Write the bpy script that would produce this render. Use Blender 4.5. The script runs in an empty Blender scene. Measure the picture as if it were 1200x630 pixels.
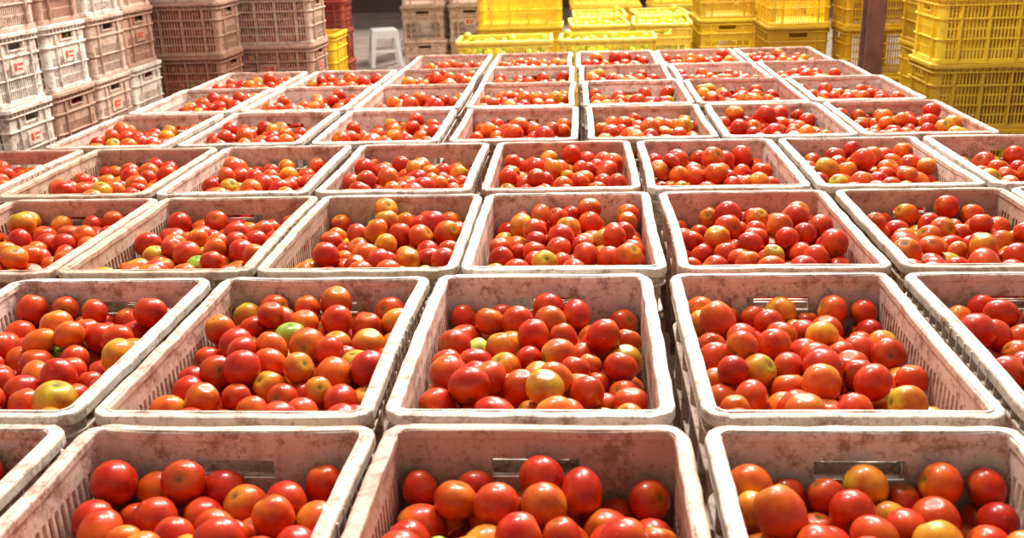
import bpy, math, random
import numpy as np
from mathutils import Matrix, Vector
random.seed(7)
S=bpy.context.scene; COL=S.collection
try:
    S.view_settings.view_transform='Standard'; S.view_settings.look='None'
except Exception as e: print(e)

# ------------------------------------------------------------ materials
def nt(name):
    m=bpy.data.materials.new(name); m.use_nodes=True
    t=m.node_tree; b=t.nodes['Principled BSDF']; return m,t,b
def N(t,k,**kw):
    n=t.nodes.new(k)
    for a,v in kw.items():
        if a in n.inputs: n.inputs[a].default_value=v
        else: setattr(n,a,v)
    return n
def mix(t,fac,a,b,mode='MIX'):
    n=t.nodes.new('ShaderNodeMix'); n.data_type='RGBA'; n.blend_type=mode
    for i,v in ((0,fac),(6,a),(7,b)):
        if isinstance(v,bpy.types.NodeSocket): t.links.new(v,n.inputs[i])
        else: n.inputs[i].default_value=v
    return n.outputs[2]
def math_(t,op,a,b):
    n=t.nodes.new('ShaderNodeMath'); n.operation=op
    for i,v in enumerate((a,b)):
        if isinstance(v,bpy.types.NodeSocket): t.links.new(v,n.inputs[i])
        else: n.inputs[i].default_value=v
    return n.outputs[0]
def ramp(t,src,p0,p1,c0=(0,0,0,1),c1=(1,1,1,1)):
    r=t.nodes.new('ShaderNodeValToRGB'); r.color_ramp.elements[0].position=p0; r.color_ramp.elements[1].position=p1
    r.color_ramp.elements[0].color=c0; r.color_ramp.elements[1].color=c1
    t.links.new(src,r.inputs[0]); return r.outputs[0]
def noise4(t,vec,w,scale,detail=5,rough=.6):
    n=N(t,'ShaderNodeTexNoise',noise_dimensions='4D'); n.inputs['Scale'].default_value=scale
    n.inputs['Detail'].default_value=detail; n.inputs['Roughness'].default_value=rough
    t.links.new(vec,n.inputs['Vector']); t.links.new(w,n.inputs['W']); return n.outputs[0]

def plastic(name,stain=(.20,.09,.05,1),amount=.6,rough=.45,spec=.5):
    m,t,b=nt(name)
    oi=t.nodes.new('ShaderNodeObjectInfo'); tc=t.nodes.new('ShaderNodeTexCoord')
    W=math_(t,'MULTIPLY',oi.outputs['Random'],37); V=tc.outputs['Object']
    n1=ramp(t,noise4(t,V,W,8,8,.75),.42,.60)
    n2=ramp(t,noise4(t,V,W,26,8,.82),.50,.60)
    n5=ramp(t,noise4(t,V,W,110,4,.7),.56,.66)
    n3=ramp(t,noise4(t,V,W,2.5,2,.5),.3,.7,(.84,.74,.68,1),(1.06,1.06,1.06,1))
    mp=t.nodes.new('ShaderNodeMapping'); mp.inputs['Scale'].default_value=(45,45,5); t.links.new(V,mp.inputs[0])
    n4=ramp(t,noise4(t,mp.outputs[0],W,1,4,.6),.48,.70)
    base=mix(t,1,oi.outputs['Color'],n3,'MULTIPLY')
    st=mix(t,.45,oi.outputs['Color'],stain)
    sep=t.nodes.new('ShaderNodeSeparateXYZ'); t.links.new(V,sep.inputs[0])
    low=ramp(t,sep.outputs['Z'],.20,.298,(1,1,1,1),(.8,.8,.8,1))
    c=mix(t,math_(t,'MULTIPLY',math_(t,'MULTIPLY',n1,amount),low),base,st)
    c=mix(t,math_(t,'MULTIPLY',math_(t,'MULTIPLY',n4,amount*.55),low),c,st)
    c=mix(t,math_(t,'MULTIPLY',n2,amount*.82),c,stain)
    c=mix(t,math_(t,'MULTIPLY',n5,amount*.65),c,stain)
    t.links.new(c,b.inputs['Base Color']); b.inputs['Roughness'].default_value=rough
    b.inputs['Specular IOR Level'].default_value=spec
    bp=t.nodes.new('ShaderNodeBump'); bp.inputs['Strength'].default_value=.4; bp.inputs['Distance'].default_value=.003
    t.links.new(noise4(t,V,W,60,4,.6),bp.inputs['Height']); t.links.new(bp.outputs[0],b.inputs['Normal'])
    return m
M_crate=plastic('worn_crate_plastic',stain=(.25,.125,.07,1),amount=.98,rough=.55,spec=.35)
M_yel=plastic('yellow_crate_plastic',stain=(.40,.22,.02,1),amount=.4,rough=.4)

def tomato_mat():
    m,t,b=nt('tomato_skin')
    a=t.nodes.new('ShaderNodeAttribute'); a.attribute_name='tint'
    tc=t.nodes.new('ShaderNodeTexCoord')
    n=t.nodes.new('ShaderNodeTexNoise'); n.inputs['Scale'].default_value=36; n.inputs['Detail'].default_value=6
    t.links.new(tc.outputs['Object'],n.inputs['Vector'])
    c=mix(t,1,a.outputs['Color'],ramp(t,n.outputs[0],.32,.68,(.72,.55,.6,1),(1.12,1.9,1.2,1)),'MULTIPLY')
    n2=t.nodes.new('ShaderNodeTexNoise'); n2.inputs['Scale'].default_value=230; n2.inputs['Detail'].default_value=2
    t.links.new(tc.outputs['Object'],n2.inputs['Vector'])
    sp=ramp(t,n2.outputs[0],.68,.75,(0,0,0,1),(.5,.5,.5,1))
    c=mix(t,sp,c,(.45,.22,.10,1))
    t.links.new(c,b.inputs['Base Color'])
    rg=t.nodes.new('ShaderNodeMapRange'); rg.inputs[3].default_value=.28; rg.inputs[4].default_value=.46
    t.links.new(n.outputs[0],rg.inputs[0]); t.links.new(rg.outputs[0],b.inputs['Roughness'])
    b.inputs['Specular IOR Level'].default_value=.20
    b.inputs['Coat Weight'].default_value=.36; b.inputs['Coat Roughness'].default_value=.05; b.inputs['Coat IOR'].default_value=1.42
    bp=t.nodes.new('ShaderNodeBump'); bp.inputs['Strength'].default_value=.25; bp.inputs['Distance'].default_value=.003
    t.links.new(n.outputs[0],bp.inputs['Height']); t.links.new(bp.outputs[0],b.inputs['Normal'])
    return m
M_tom=tomato_mat()
def simple(name,col,rough=.6,scale=8,var=.35,metal=0):
    m,t,b=nt(name); tc=t.nodes.new('ShaderNodeTexCoord')
    n=t.nodes.new('ShaderNodeTexNoise'); n.inputs['Scale'].default_value=scale; n.inputs['Detail'].default_value=6
    t.links.new(tc.outputs['Object'],n.inputs['Vector'])
    lo=tuple(c*(1-var) for c in col)+(1,); hi=tuple(min(1,c*(1+var*.5)) for c in col)+(1,)
    t.links.new(ramp(t,n.outputs[0],.3,.7,lo,hi),b.inputs['Base Color'])
    b.inputs['Roughness'].default_value=rough; b.inputs['Metallic'].default_value=metal; return m
M_mark=simple('red_print',(.60,.05,.03),.5,60,.5)

# ------------------------------------------------------------ helpers
def mesh_obj(name,verts,faces,mat,smooth=False):
    me=bpy.data.meshes.new(name); me.from_pydata(verts,[],faces); me.materials.append(mat)
    if smooth:
        for p in me.polygons: p.use_smooth=True
    me.update(); return me
def put(name,me,loc,rz=0,scale=(1,1,1),color=None,parent=None):
    o=bpy.data.objects.new(name,me); COL.objects.link(o)
    o.location=loc; o.rotation_euler=(0,0,rz); o.scale=scale
    if color: o.color=(*color,1)
    if parent: o.parent=parent
    return o

# ------------------------------------------------------------ crate mesh
CW,CL,CH=.408,.594,.30      # outer rim size x,y and height
def crate_mesh(name,mat,bow=(0,0,0,0),seed=0,marked=False):
    r=np.random.RandomState(seed)
    inset=.0155; T=.004
    hx=CW/2-inset; hy=CL/2-inset; R=.022
    st=[]
    pitch=.0158; slot=.0092
    def side_cuts(half):
        L=half-R; n=int((2*L-.02)/pitch); s=-n*pitch/2
        c=[-L]
        for i in range(n):
            a=s+i*pitch+(pitch-slot)/2; c+= [a,a+slot]
        c.append(L); return c
    defs=[(0,hx,lambda u:(u,-hy),(0,-1)),(1,hy,lambda u:(hx,u),(1,0)),(2,hx,lambda u:(-u,hy),(0,1)),(3,hy,lambda u:(-hx,-u),(-1,0))]
    for k,half,fn,nn in defs:
        for u in side_cuts(half):
            x,y=fn(u)
            b=bow[k]*math.cos(u/half*math.pi/2)
            st.append((x+nn[0]*b,y+nn[1]*b,nn[0],nn[1],k,u))
        a0=math.atan2(nn[1],nn[0]); cx=[hx-R,hx-R,-(hx-R),-(hx-R)][k]; cy=[-(hy-R),hy-R,hy-R,-(hy-R)][k]
        for i in range(1,5):
            a=a0+i/5*math.pi/2
            st.append((cx+R*math.cos(a),cy+R*math.sin(a),math.cos(a),math.sin(a),4,0))
    zs=[0,.022,.060,.068,.106,.114,.152,.160,.196,.204,.222,.2285,.256,.262,CH]
    n=len(st); V=[];F=[]
    def taper(z): return -.006*(1-z/CH)
    for (x,y,nx,ny,k,u) in st:
        for z in zs:
            t=taper(z)
            V.append((x+nx*t,y+ny*t,z)); V.append((x+nx*(t-T),y+ny*(t-T),z))
    nz=len(zs)
    def vid(i,j,s): return ((i%n)*nz+j)*2+s
    solid=np.ones((n,nz-1),bool)
    for i in range(n):
        a=st[i]; b=st[(i+1)%n]
        if a[4]!=b[4] or a[4]==4: continue
        k=a[4]; w=abs(b[5]-a[5]); uc=(a[5]+b[5])/2
        isslot=abs(w-slot)<1e-5
        for j in range(nz-1):
            z0,z1=zs[j],zs[j+1]; zc=(z0+z1)/2
            if k in(0,2):
                if isslot and (z1-z0)>.03 and zc<.15: solid[i,j]=False
                if abs(uc)<.058 and .2285-1e-4<=z0 and z1<=.256+1e-4: solid[i,j]=False
            else:
                if isslot and (z1-z0)>.03 and zc<.2: solid[i,j]=False
                if isslot and .222-1e-4<=z0 and z1<=.256+1e-4: solid[i,j]=False
                if isslot and abs(z0-.204)<1e-4: solid[i,j]=False
    for i in range(n):
        for j in range(nz-1):
            if not solid[i,j]: continue
            F.append((vid(i,j,0),vid(i+1,j,0),vid(i+1,j+1,0),vid(i,j+1,0)))
            F.append((vid(i,j,1),vid(i,j+1,1),vid(i+1,j+1,1),vid(i+1,j,1)))
            if not solid[(i-1)%n,j]: F.append((vid(i,j,0),vid(i,j+1,0),vid(i,j+1,1),vid(i,j,1)))
            if not solid[(i+1)%n,j]: F.append((vid(i+1,j,0),vid(i+1,j,1),vid(i+1,j+1,1),vid(i+1,j+1,0)))
            if j==0 or not solid[i,j-1]: F.append((vid(i,j,0),vid(i,j,1),vid(i+1,j,1),vid(i+1,j,0)))
            if j==nz-2 or not solid[i,j+1]: F.append((vid(i,j+1,0),vid(i+1,j+1,0),vid(i+1,j+1,1),vid(i,j+1,1)))
    H=CH
    profs=[
      [(-.0065,H-.012),(-.0065,H-.003),(-.0055,H-.0008),(-.0035,H),(.0105,H),(.0138,H-.0012),(.0152,H-.004),(.0153,H-.017),(.013,H-.019),(.012,H-.017),(.0115,H-.006),(.0005,H-.007)],
      [(-.001,H-.042),(.0105,H-.042),(.012,H-.0405),(.012,H-.037),(.0105,H-.036),(-.001,H-.036)],
      [(-.004,.205),(.007,.205),(.008,.2035),(.008,.199),(.007,.197),(-.004,.197)],
      [(-.006,.112),(.004,.112),(.005,.111),(.005,.108),(.004,.107),(-.006,.107)],
      [(-.008,.020),(.0,.020),(.002,.018),(.002,.002),(.0,.0),(-.008,.0)],
    ]
    cs=[s for i,s in enumerate(st) if s[4]==4 or i%5==0 or st[(i+1)%n][4]!=s[4] or st[i-1][4]!=s[4]]
    wob=[(r.uniform(-.0012,.0008),r.uniform(-.0024,.0006)) for _ in cs]
    for pi,p in enumerate(profs):
        base=len(V); m=len(p)
        for s,wv in zip(cs,wob):
            for (o,z) in p:
                w0=wv[0] if pi==0 else 0; w1=wv[1] if pi==0 else 0
                V.append((s[0]+s[2]*(o+w0),s[1]+s[3]*(o+w0),z+min(0,w1)))
        c=len(cs)
        for i in range(c):
            for j in range(m):
                F.append((base+i*m+j,base+((i+1)%c)*m+j,base+((i+1)%c)*m+(j+1)%m,base+i*m+(j+1)%m))
    def box(x0,x1,y0,y1,z0,z1):
        b=len(V)
        for z in(z0,z1):
            V.extend([(x0,y0,z),(x1,y0,z),(x1,y1,z),(x0,y1,z)])
        F.extend([(b,b+3,b+2,b+1),(b+4,b+5,b+6,b+7),(b,b+1,b+5,b+4),(b+1,b+2,b+6,b+5),(b+2,b+3,b+7,b+6),(b+3,b,b+4,b+7)])
    box(-hx+.008,hx-.008,-hy+.008,hy-.008,.004,.009)
    for sgn in(-1,1):
        y=sgn*(hy+.002); d=.006
        y0,y1=sorted((y-.001,y+sgn*d*.9))
        for (x0,x1,z0,z1) in((-.066,.066,.256,.2605),(-.066,.066,.222,.2275),(-.066,-.0585,.2275,.256),(.0585,.066,.2275,.256)):
            box(x0,x1,y0,y1,z0,z1)
        for x in(-.11,.11):
            box(x-.003,x+.003,*sorted((sgn*(hy-.004),sgn*(hy+.008))),.02,.26)
        x=-.16
        while x<.161:
            box(x-.0015,x+.0015,*sorted((sgn*(hy-.002),sgn*(hy+.011))),H-.037,H-.006); x+=.032
    for sgn in(-1,1):
        for yv in(-.19,-.065,.065,.19):
            box(*sorted((sgn*(hx-.004),sgn*(hx+.008))),yv-.004,yv+.004,.02,.26)
        yv=-.256
        while yv<.257:
            box(*sorted((sgn*(hx-.003),sgn*(hx+.011))),yv-.0015,yv+.0015,H-.037,H-.006); yv+=.032
    nplain=len(F)
    if marked:
        for sgn in(-1,1):
            box(-.055,.055,*sorted((sgn*(hy-.003),sgn*(hy+.004))),.125,.185)
            box(*sorted((sgn*(hx-.003),sgn*(hx+.004))),-.055,.055,.125,.185)
        nplain=len(F)
        for sgn in(-1,1):
            for (a,b_,z0,z1) in((-.035,-.012,.14,.172),(-.004,.038,.16,.170),(-.004,.030,.142,.151)):
                box(a,b_,*sorted((sgn*(hy+.003),sgn*(hy+.0048))),z0,z1)
                box(*sorted((sgn*(hx+.003),sgn*(hx+.0048))),a,b_,z0,z1)
    me=mesh_obj(name,V,F,mat)
    if marked:
        me.materials.append(M_mark)
        for p in me.polygons[nplain:]: p.material_index=1
    return me
CR=[crate_mesh('crate_a',M_crate,(0,.001,0,.001),1),
    crate_mesh('crate_b',M_crate,(-.002,-.005,-.002,.001),2),
    crate_mesh('crate_c',M_crate,(.001,-.006,-.005,-.003),3)]
CRM=crate_mesh('crate_marked',M_crate,(0,0,0,0),5,True)
CY=crate_mesh('crate_yellow',M_yel,(0,0,0,0),4)

# ------------------------------------------------------------ tomatoes
def settle(N0,extra,seed,ix=.178,iy=.271,z0=.01):
    r=np.random.default_rng(seed)
    rad=np.clip(r.normal(.0272,.0028,N0+extra),.0210,.0335)
    P=[]; sp=.058; nx=int(2*ix/sp); ny=int(2*iy/sp); k=0
    while len(P)<N0:
        z=z0+.03+k*.055
        for i in range(nx):
            for j in range(ny):
                P.append(((i+.5-nx/2)*2*ix/nx,(j+.5-ny/2)*2*iy/ny,z))
        k+=1
    P=np.array(P[:N0])
    E=np.column_stack([r.normal(0,.075,extra),r.normal(-.03,.13,extra),r.uniform(P[:,2].max()+.04,P[:,2].max()+.16,extra)])
    P=np.vstack([P,E]); P+=r.normal(0,.014,P.shape)
    n=len(P); sr=(rad[:,None]+rad[None,:])*.985; np.fill_diagonal(sr,0)
    for it in range(330):
        P[:,2]-=.0016 if it<250 else .0006
        for s in range(2):
            d=P[:,None,:]-P[None,:,:]; dist=np.sqrt((d*d).sum(2))+1e-9
            ov=np.clip(sr-dist,0,None)
            cnt=(ov>0).sum(1)[:,None]
            push=(d*((ov*.5)/dist)[...,None]).sum(1)/np.maximum(1,cnt*.42)
            P+=push
            P[:,0]=np.clip(P[:,0],-ix+rad,ix-rad); P[:,1]=np.clip(P[:,1],-iy+rad,iy-rad)
            P[:,2]=np.maximum(P[:,2],z0+rad)
        if it<100: P[:,:2]+=r.normal(0,.0012,(n,2))
    return P,rad
NU,NV=18,12
def unit():
    V=[]
    for j in range(NV+1):
        ph=math.pi*j/NV
        for i in range(NU if 0<j<NV else 1):
            V.append((ph,2*math.pi*i/NU))
    F=[]
    def idx(j,i):
        if j==0: return 0
        if j==NV: return 1+(NV-1)*NU
        return 1+(j-1)*NU+i%NU
    for j in range(NV):
        for i in range(NU):
            if j==0: F.append((0,idx(1,i),idx(1,i+1)))
            elif j==NV-1: F.append((idx(j,i),idx(NV,0),idx(j,i+1)))
            else: F.append((idx(j,i),idx(j+1,i),idx(j+1,i+1),idx(j,i+1)))
    return np.array(V),F
UV_,UF=unit()
def tomato_mesh(name,N0,extra,seed,palette='red'):
    P,rad=settle(N0,extra,seed); r=np.random.default_rng(seed+99)
    n=len(P)
    ph=UV_[:,0]; th=UV_[:,1]; nv=len(ph)
    allV=np.empty((n,nv,3)); allC=np.ones((n,nv,4))
    for k in range(n):
        el=r.choice([r.uniform(.84,.98),r.uniform(1.0,1.25)]); lob=r.uniform(0,.045); nl=r.integers(3,6)
        rr=1-lob*.5+lob*np.cos(nl*th+r.uniform(0,6))*np.sin(ph)*(.4+.6*(ph<1.6))
        dim=-.17*np.exp(-(ph/.32)**2)-.03*np.exp(-((math.pi-ph)/.3)**2)
        x=rr*np.sin(ph)*np.cos(th)/el**.4; y=rr*np.sin(ph)*np.sin(th)/el**.4
        z=(np.cos(ph)+dim)*el**.7
        v=np.column_stack([x,y,z])*rad[k]
        ax=r.normal(0,1,3); ax/=np.linalg.norm(ax)
        q=np.array(Matrix.Rotation(r.uniform(0,6.28),3,Vector(ax)))
        allV[k]=v@q.T+P[k]
        u=r.random()
        if palette=='red':
            if u<.50: c=np.array([.52,.018,.005]); top=np.array([.58,.07,.007])
            elif u<.80: c=np.array([.60,.038,.006]); top=np.array([.60,.14,.010])
            elif u<.945: c=np.array([.66,.080,.008]); top=np.array([.60,.21,.020])
            elif u<.987: c=np.array([.66,.15,.012]); top=np.array([.44,.29,.025])
            else: c=np.array([.40,.34,.045]); top=np.array([.17,.27,.03])
        else:
            if u<.5: c=np.array([.75,.45,.03]); top=np.array([.45,.5,.05])
            else: c=np.array([.40,.42,.05]); top=np.array([.25,.38,.05])
        c=c*r.uniform(.84,1.13)
        g=np.clip(1-ph/1.6,0,1)[:,None]**1.2
        cc=c*(1-g)+top*g
        scar=np.exp(-(ph/.17)**2)[:,None]
        cc=cc*(1-scar)+np.array([.07,.065,.02])*scar
        allC[k,:,:3]=cc
    V=allV.reshape(-1,3)
    lt=np.array([len(f) for f in UF]); flat=np.array([i for f in UF for i in f])
    loops=(flat[None,:]+(np.arange(n)*nv)[:,None]).ravel(); tot=np.tile(lt,n)
    starts=np.concatenate([[0],np.cumsum(tot)[:-1]])
    me=bpy.data.meshes.new(name); me.vertices.add(len(V)); me.vertices.foreach_set('co',V.ravel())
    me.loops.add(len(loops)); me.loops.foreach_set('vertex_index',loops.astype(np.int32))
    me.polygons.add(len(tot)); me.polygons.foreach_set('loop_start',starts.astype(np.int32))
    me.polygons.foreach_set('use_smooth',np.ones(len(tot),bool))
    a=me.color_attributes.new('tint','FLOAT_COLOR','POINT'); a.data.foreach_set('color',allC.ravel())
    me.materials.append(M_tom); me.update(calc_edges=True); me.validate()
    return me
TOM=[tomato_mesh('tomato_heap_%d'%i,342+5*(i%3),82,i+20) for i in range(9)]
TOMY=tomato_mesh('yellow_tomato_heap',345,80,50,'y')
NT=len(TOM)

# ------------------------------------------------------------ field of crates
RIM=.93
WHITE=(.87,.80,.71); PINK=(.80,.55,.46); BEIGE=(.68,.57,.44); GREY=(.64,.57,.47); LP=(.84,.70,.60)
rows=[
 (1.215,RIM,[(-1.31,LP),(-.90,LP),(-.463,LP),(-.057,PINK),(.371,WHITE),(.80,LP)]),
 (1.825,RIM,[(-1.29,BEIGE),(-.875,WHITE),(-.467,LP),(-.065,WHITE),(.3625,LP),(.79,WHITE)]),
 (2.44,RIM,[(-1.62,LP),(-1.215,PINK),(-.81,BEIGE),(-.42,GREY),(-.028,WHITE),(.385,PINK),(.81,BEIGE),(1.22,WHITE)]),
 (3.06,RIM,[(-1.66,PINK),(-1.25,BEIGE),(-.85,WHITE),(-.45,LP),(-.045,PINK),(.36,WHITE),(.775,WHITE),(1.19,LP)]),
 (3.68,RIM,[(-1.43,LP),(-1.02,WHITE),(-.61,WHITE),(-.195,LP),(.215,BEIGE),(.63,WHITE),(1.04,PINK)]),
 (4.29,RIM,[(-1.42,WHITE),(-1.01,WHITE),(-.61,LP),(-.205,LP),(.205,WHITE),(.615,PINK),(1.02,WHITE)]),
 (4.90,RIM-.015,[(-1.43,LP),(-1.02,WHITE),(-.62,LP),(-.215,WHITE),(.19,LP),(.60,WHITE),(1.01,LP)]),
 (5.51,RIM-.025,[(-.63,LP),(-.225,LP),(.175,WHITE),(.58,LP),(.98,BEIGE)]),
]
def adj(ri,x):
    if ri==0: return x-.010
    k=.045 if ri<3 else .065
    if x<0: return x*(1+k)-.008
    return x*1.02 if ri>=3 else x+.003
cnt=0; MP=CW+.006
for ri,(yb,rim,items) in enumerate(rows):
    xs=[adj(ri,x) for x,c in items]
    mid=min(range(len(xs)),key=lambda i:abs(xs[i]))
    for i in range(mid-1,-1,-1): xs[i]=min(xs[i],xs[i+1]-MP)
    for i in range(mid+1,len(xs)): xs[i]=max(xs[i],xs[i-1]+MP)
    for x,(x_,c) in zip(xs,items):
        y=yb-CL/2+random.uniform(-.004,.004); rz=random.uniform(-.006,.006)
        step=(rim-.30)/2
        for k in range(2):
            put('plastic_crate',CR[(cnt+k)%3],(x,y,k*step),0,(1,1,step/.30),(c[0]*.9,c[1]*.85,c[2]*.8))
        e=bpy.data.objects.new('tomato_crate',None); COL.objects.link(e); e.empty_display_size=.1
        e.location=(x,y,rim-.30); e.rotation_euler=(0,0,rz)
        f=random.uniform(.90,1.04); cc=tuple(v*f for v in c)
        put('crate_shell',CR[cnt%3],(0,0,0),math.pi*(cnt%2),color=cc,parent=e)
        put('tomatoes',TOM[(cnt*7+ri*3)%NT],(0,0,0),math.pi if (cnt//3)%3==2 else 0,parent=e)
        cnt+=1

# ------------------------------------------------------------ background stacks
def stack(x,y,n,cols,rz=0,name='plastic_crate',me=None,k0=0,sx=1,fill=False):
    for k in range(k0,n):
        f=random.uniform(.88,1.08); c=tuple(min(1,v*f) for v in cols[k%len(cols)])
        loc=(x+random.uniform(-.008,.008),y+random.uniform(-.008,.008),k*.30); r=rz+random.uniform(-.015,.015)
        mm=me or (CRM if random.random()<.35 else CR[k%3])
        if fill and k>=2:
            e=bpy.data.objects.new('tomato_crate',None); COL.objects.link(e); e.location=loc; e.rotation_euler=(0,0,r)
            put('crate_shell',mm,(0,0,0),0,color=c,parent=e); put('tomatoes',TOM[k%NT],(0,0,-.003),0,parent=e)
        else: put(name,mm,loc,r,(sx,1,1),c)
DB=(.60,.48,.37); DP=(.74,.56,.46); DR=(.40,.20,.13); DW=(.86,.79,.70); DM=(.55,.34,.26)
H90=math.pi/2
mixes=[[DB,DM,DW,DW,DP],[DP,DB,DM,DW,DM],[DW,DP,DP,DP,DW],[DB,DM,DW,DM,DP]]
for i in range(4): stack(-2.36-.30,4.18+.42*i,5,mixes[i],H90,fill=(i%2==1))
for i in range(3): stack(-3.28,4.18+.42*i,5,[DB,DP],H90)
stack(-2.34,5.93,5,[DR,DR,DR,DM,DP],H90,fill=True)
stack(-1.93,6.4,5,[DB,DR,DM,DP,DB],H90,fill=True)
stack(-2.98,6.0,5,[DR,DB],H90)
YL=(.90,.64,.028); YD=(.64,.40,.016); YB=(1.0,.82,.12)
def ys(*a,**k): stack(*a,name='yellow_plastic_crate',me=CY,**k)
ys(-1.93,6.98,3,[YL],H90)
RED=(.50,.04,.03)
stack(-2.62,10.3,4,[RED,(.40,.03,.03)],H90,name='red_plastic_crate')
stack(-3.3,9.6,4,[RED,DB],H90)
stack(-1.40,9.4,4,[DB,DP]); stack(-.98,9.4,4,[DP,DB,DB])
def yopen(x,y,n,rz,c=YB):
    ys(x,y,n-1,[YL],rz)
    e=bpy.data.objects.new('yellow_tomato_crate',None); COL.objects.link(e); e.location=(x,y,(n-1)*.30); e.rotation_euler=(0,0,rz)
    put('crate_shell',CY,(0,0,0),0,color=c,parent=e); put('yellow_tomatoes',TOMY,(0,0,0),0,parent=e)
yopen(-.47,6.35,3,H90+.03); yopen(.16,6.35,3,H90-.02)
ys(-.42,7.2,4,[YL,YL,YL,YL],H90)
yopen(.12,7.3,3,.05); yopen(.56,7.3,3,-.04); yopen(.14,8.0,3,.02); yopen(.60,8.0,3,.06)
ys(.2,8.75,4,[YL,YB],H90); ys(.85,8.8,4,[YB,YL],H90)
ys(1.02,7.5,4,[YL,YD],0); ys(1.38,6.9,4,[YL,YL,YD,YL],0)
ys(1.90,6.6,5,[YD],H90); ys(-.45,8.4,4,[YB,YL],H90); ys(1.55,8.4,4,[YL],H90)
ys(1.89,4.95,5,[YD,YD,YD,YL,YL],H90,sx=1); ys(2.05,5.65,5,[YD,YD,YL],H90)
ys(2.54,4.75,5,[YD],H90); ys(2.7,5.4,5,[YD],H90); ys(2.6,6.5,5,[YD],H90)

# ------------------------------------------------------------ column / pillar / stool / shell
def bm_boxes(name,boxes,mat,bev=.004):
    V=[];F=[]
    for(x0,x1,y0,y1,z0,z1) in boxes:
        b=len(V)
        for z in(z0,z1): V.extend([(x0,y0,z),(x1,y0,z),(x1,y1,z),(x0,y1,z)])
        F.extend([(b,b+3,b+2,b+1),(b+4,b+5,b+6,b+7),(b,b+1,b+5,b+4),(b+1,b+2,b+6,b+5),(b+2,b+3,b+7,b+6),(b+3,b,b+4,b+7)])
    me=mesh_obj(name,V,F,mat); o=put(name,me,(0,0,0))
    m=o.modifiers.new('bev','BEVEL'); m.width=bev; m.segments=2; return o
M_col=simple('painted_steel_maroon',(.20,.09,.085),.45,12)
cx,cy=1.62,5.85
bm_boxes('steel_column',[(cx-.05,cx+.05,cy-.06,cy-.05,0,4.2),(cx-.05,cx+.05,cy+.05,cy+.06,0,4.2),(cx-.006,cx+.006,cy-.05,cy+.05,0,4.2),(cx-.12,cx+.12,cy-.12,cy+.12,0,.015)],M_col)
M_pil=simple('whitewashed_concrete',(.66,.60,.56),.8,6)
bm_boxes('concrete_pillar',[(-2.36,-2.04,13.6,13.95,0,4.2),(-2.41,-1.99,13.55,14.0,0,.12)],M_pil,.01)
M_st=simple('white_plastic',(.8,.78,.76),.35,4,.1)
def stool(x,y):
    V=[];F=[]
    def ring(cx,cy,hw,z):
        b=len(V); V.extend([(cx-hw,cy-hw,z),(cx+hw,cy-hw,z),(cx+hw,cy+hw,z),(cx-hw,cy+hw,z)]); return b
    def loft(a,b):
        for i in range(4): F.append((a+i,a+(i+1)%4,b+(i+1)%4,b+i))
    for sx in(-1,1):
        for sy in(-1,1):
            a=ring(sx*.17,sy*.17,.022,0); b=ring(sx*.125,sy*.125,.032,.40); loft(a,b); F.append((a+3,a+2,a+1,a))
    a=ring(0,0,.155,.33); b=ring(0,0,.15,.42); c=ring(0,0,.135,.435); d=ring(0,0,.05,.43); loft(a,b); loft(b,c); loft(c,d); F.append((d,d+1,d+2,d+3))
    e=ring(0,0,.165,.17); f=ring(0,0,.160,.20); loft(e,f)
    me=mesh_obj('plastic_stool',V,F,M_st); o=put('plastic_stool',me,(x,y,0),.3)
    m=o.modifiers.new('b','BEVEL'); m.width=.006; m.segments=2
stool(-2.34,12.1)
M_floor=simple('concrete_floor',(.40,.29,.25),.7,2.5)
me=mesh_obj('floor',[(-14,-4,0),(14,-4,0),(14,22,0),(-14,22,0)],[(0,1,2,3)],M_floor); put('floor',me,(0,0,0))
M_wall=simple('stained_wall',(.14,.09,.07),.85,1.5)
bm_boxes('wall_back',[(-14,14,20,20.2,0,4.2)],M_wall)

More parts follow.
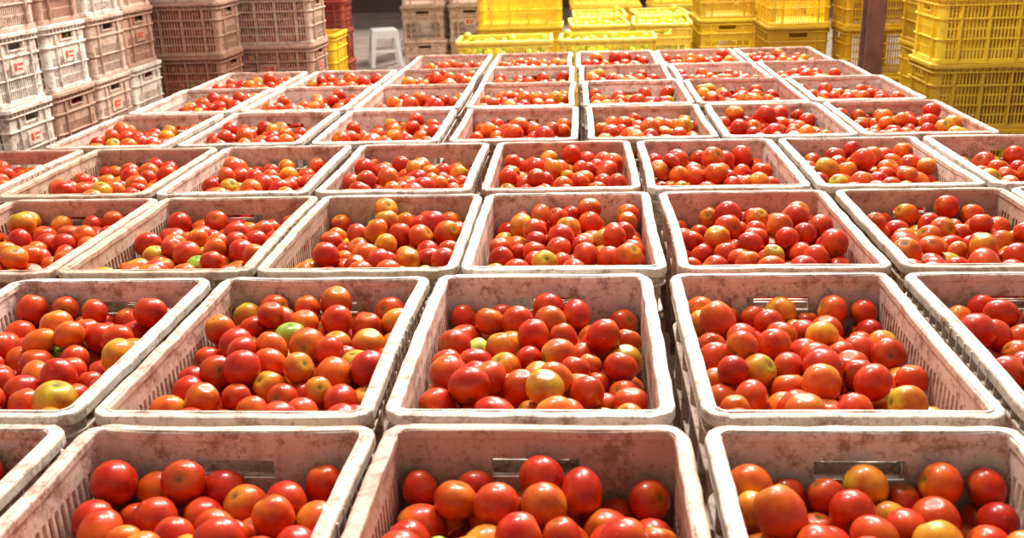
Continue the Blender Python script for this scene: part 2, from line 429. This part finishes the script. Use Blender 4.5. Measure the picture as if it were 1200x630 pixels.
# ------------------------------------------------------------ light
w=bpy.data.worlds.new('World'); S.world=w; w.use_nodes=True; t=w.node_tree
bg=t.nodes['Background']; tc=t.nodes.new('ShaderNodeTexCoord'); sep=t.nodes.new('ShaderNodeSeparateXYZ')
t.links.new(tc.outputs['Generated'],sep.inputs[0])
mr=t.nodes.new('ShaderNodeMapRange'); mr.inputs[1].default_value=-.1; mr.inputs[2].default_value=.9
t.links.new(sep.outputs['Z'],mr.inputs[0])
t.links.new(ramp(t,mr.outputs[0],0,1,(1.0,.94,.84,1),(.44,.41,.36,1)),bg.inputs[0]); bg.inputs[1].default_value=.66
def area(name,loc,tgt,sx,sy,e,col=(1,1,1)):
    l=bpy.data.lights.new(name,'AREA'); l.shape='RECTANGLE'; l.size=sx; l.size_y=sy; l.energy=e; l.color=col
    o=bpy.data.objects.new(name,l); COL.objects.link(o); o.location=loc
    o.rotation_euler=(Vector(tgt)-Vector(loc)).to_track_quat('-Z','Y').to_euler()
area('added_area_light',(-.6,3.2,4.3),(0,2.2,.9),.9,.55,175,(1,.96,.89))  # added area light for white highlights on the tomatoes; no roof opening modelled
area('added_area_light',(1.2,6.2,4.3),(.3,4.5,.9),1.5,.9,320,(1,.95,.87))  # second added area light, over the rear crate rows
area('added_area_light',(.3,9.5,4.3),(.2,7,.6),2.5,1.5,380,(1,.96,.88))  # third added area light, above the yellow stacks; no skylight there
sl=bpy.data.lights.new('sun','SUN'); sl.energy=3.4; sl.angle=math.radians(7); sl.color=(1,.93,.82)
so=bpy.data.objects.new('sun',sl); COL.objects.link(so); so.rotation_euler=(math.radians(-40),math.radians(14),0)

# ------------------------------------------------------------ camera
cam=bpy.data.cameras.new('camera'); co=bpy.data.objects.new('camera',cam); COL.objects.link(co)
p=math.radians(18.92); psi=math.radians(4.26)
fwd=Vector((-math.sin(psi)*math.cos(p),math.cos(psi)*math.cos(p),-math.sin(p)))
R=fwd.to_track_quat('-Z','Y').to_matrix()@Matrix.Rotation(-.032,3,'Z')
co.matrix_world=Matrix.Translation((0,0,RIM+.636))@R.to_4x4()
cam.lens=36*1180/1200; cam.sensor_width=36; cam.clip_start=.02
cam.dof.use_dof=True; cam.dof.focus_distance=2.1; cam.dof.aperture_fstop=7
S.camera=co
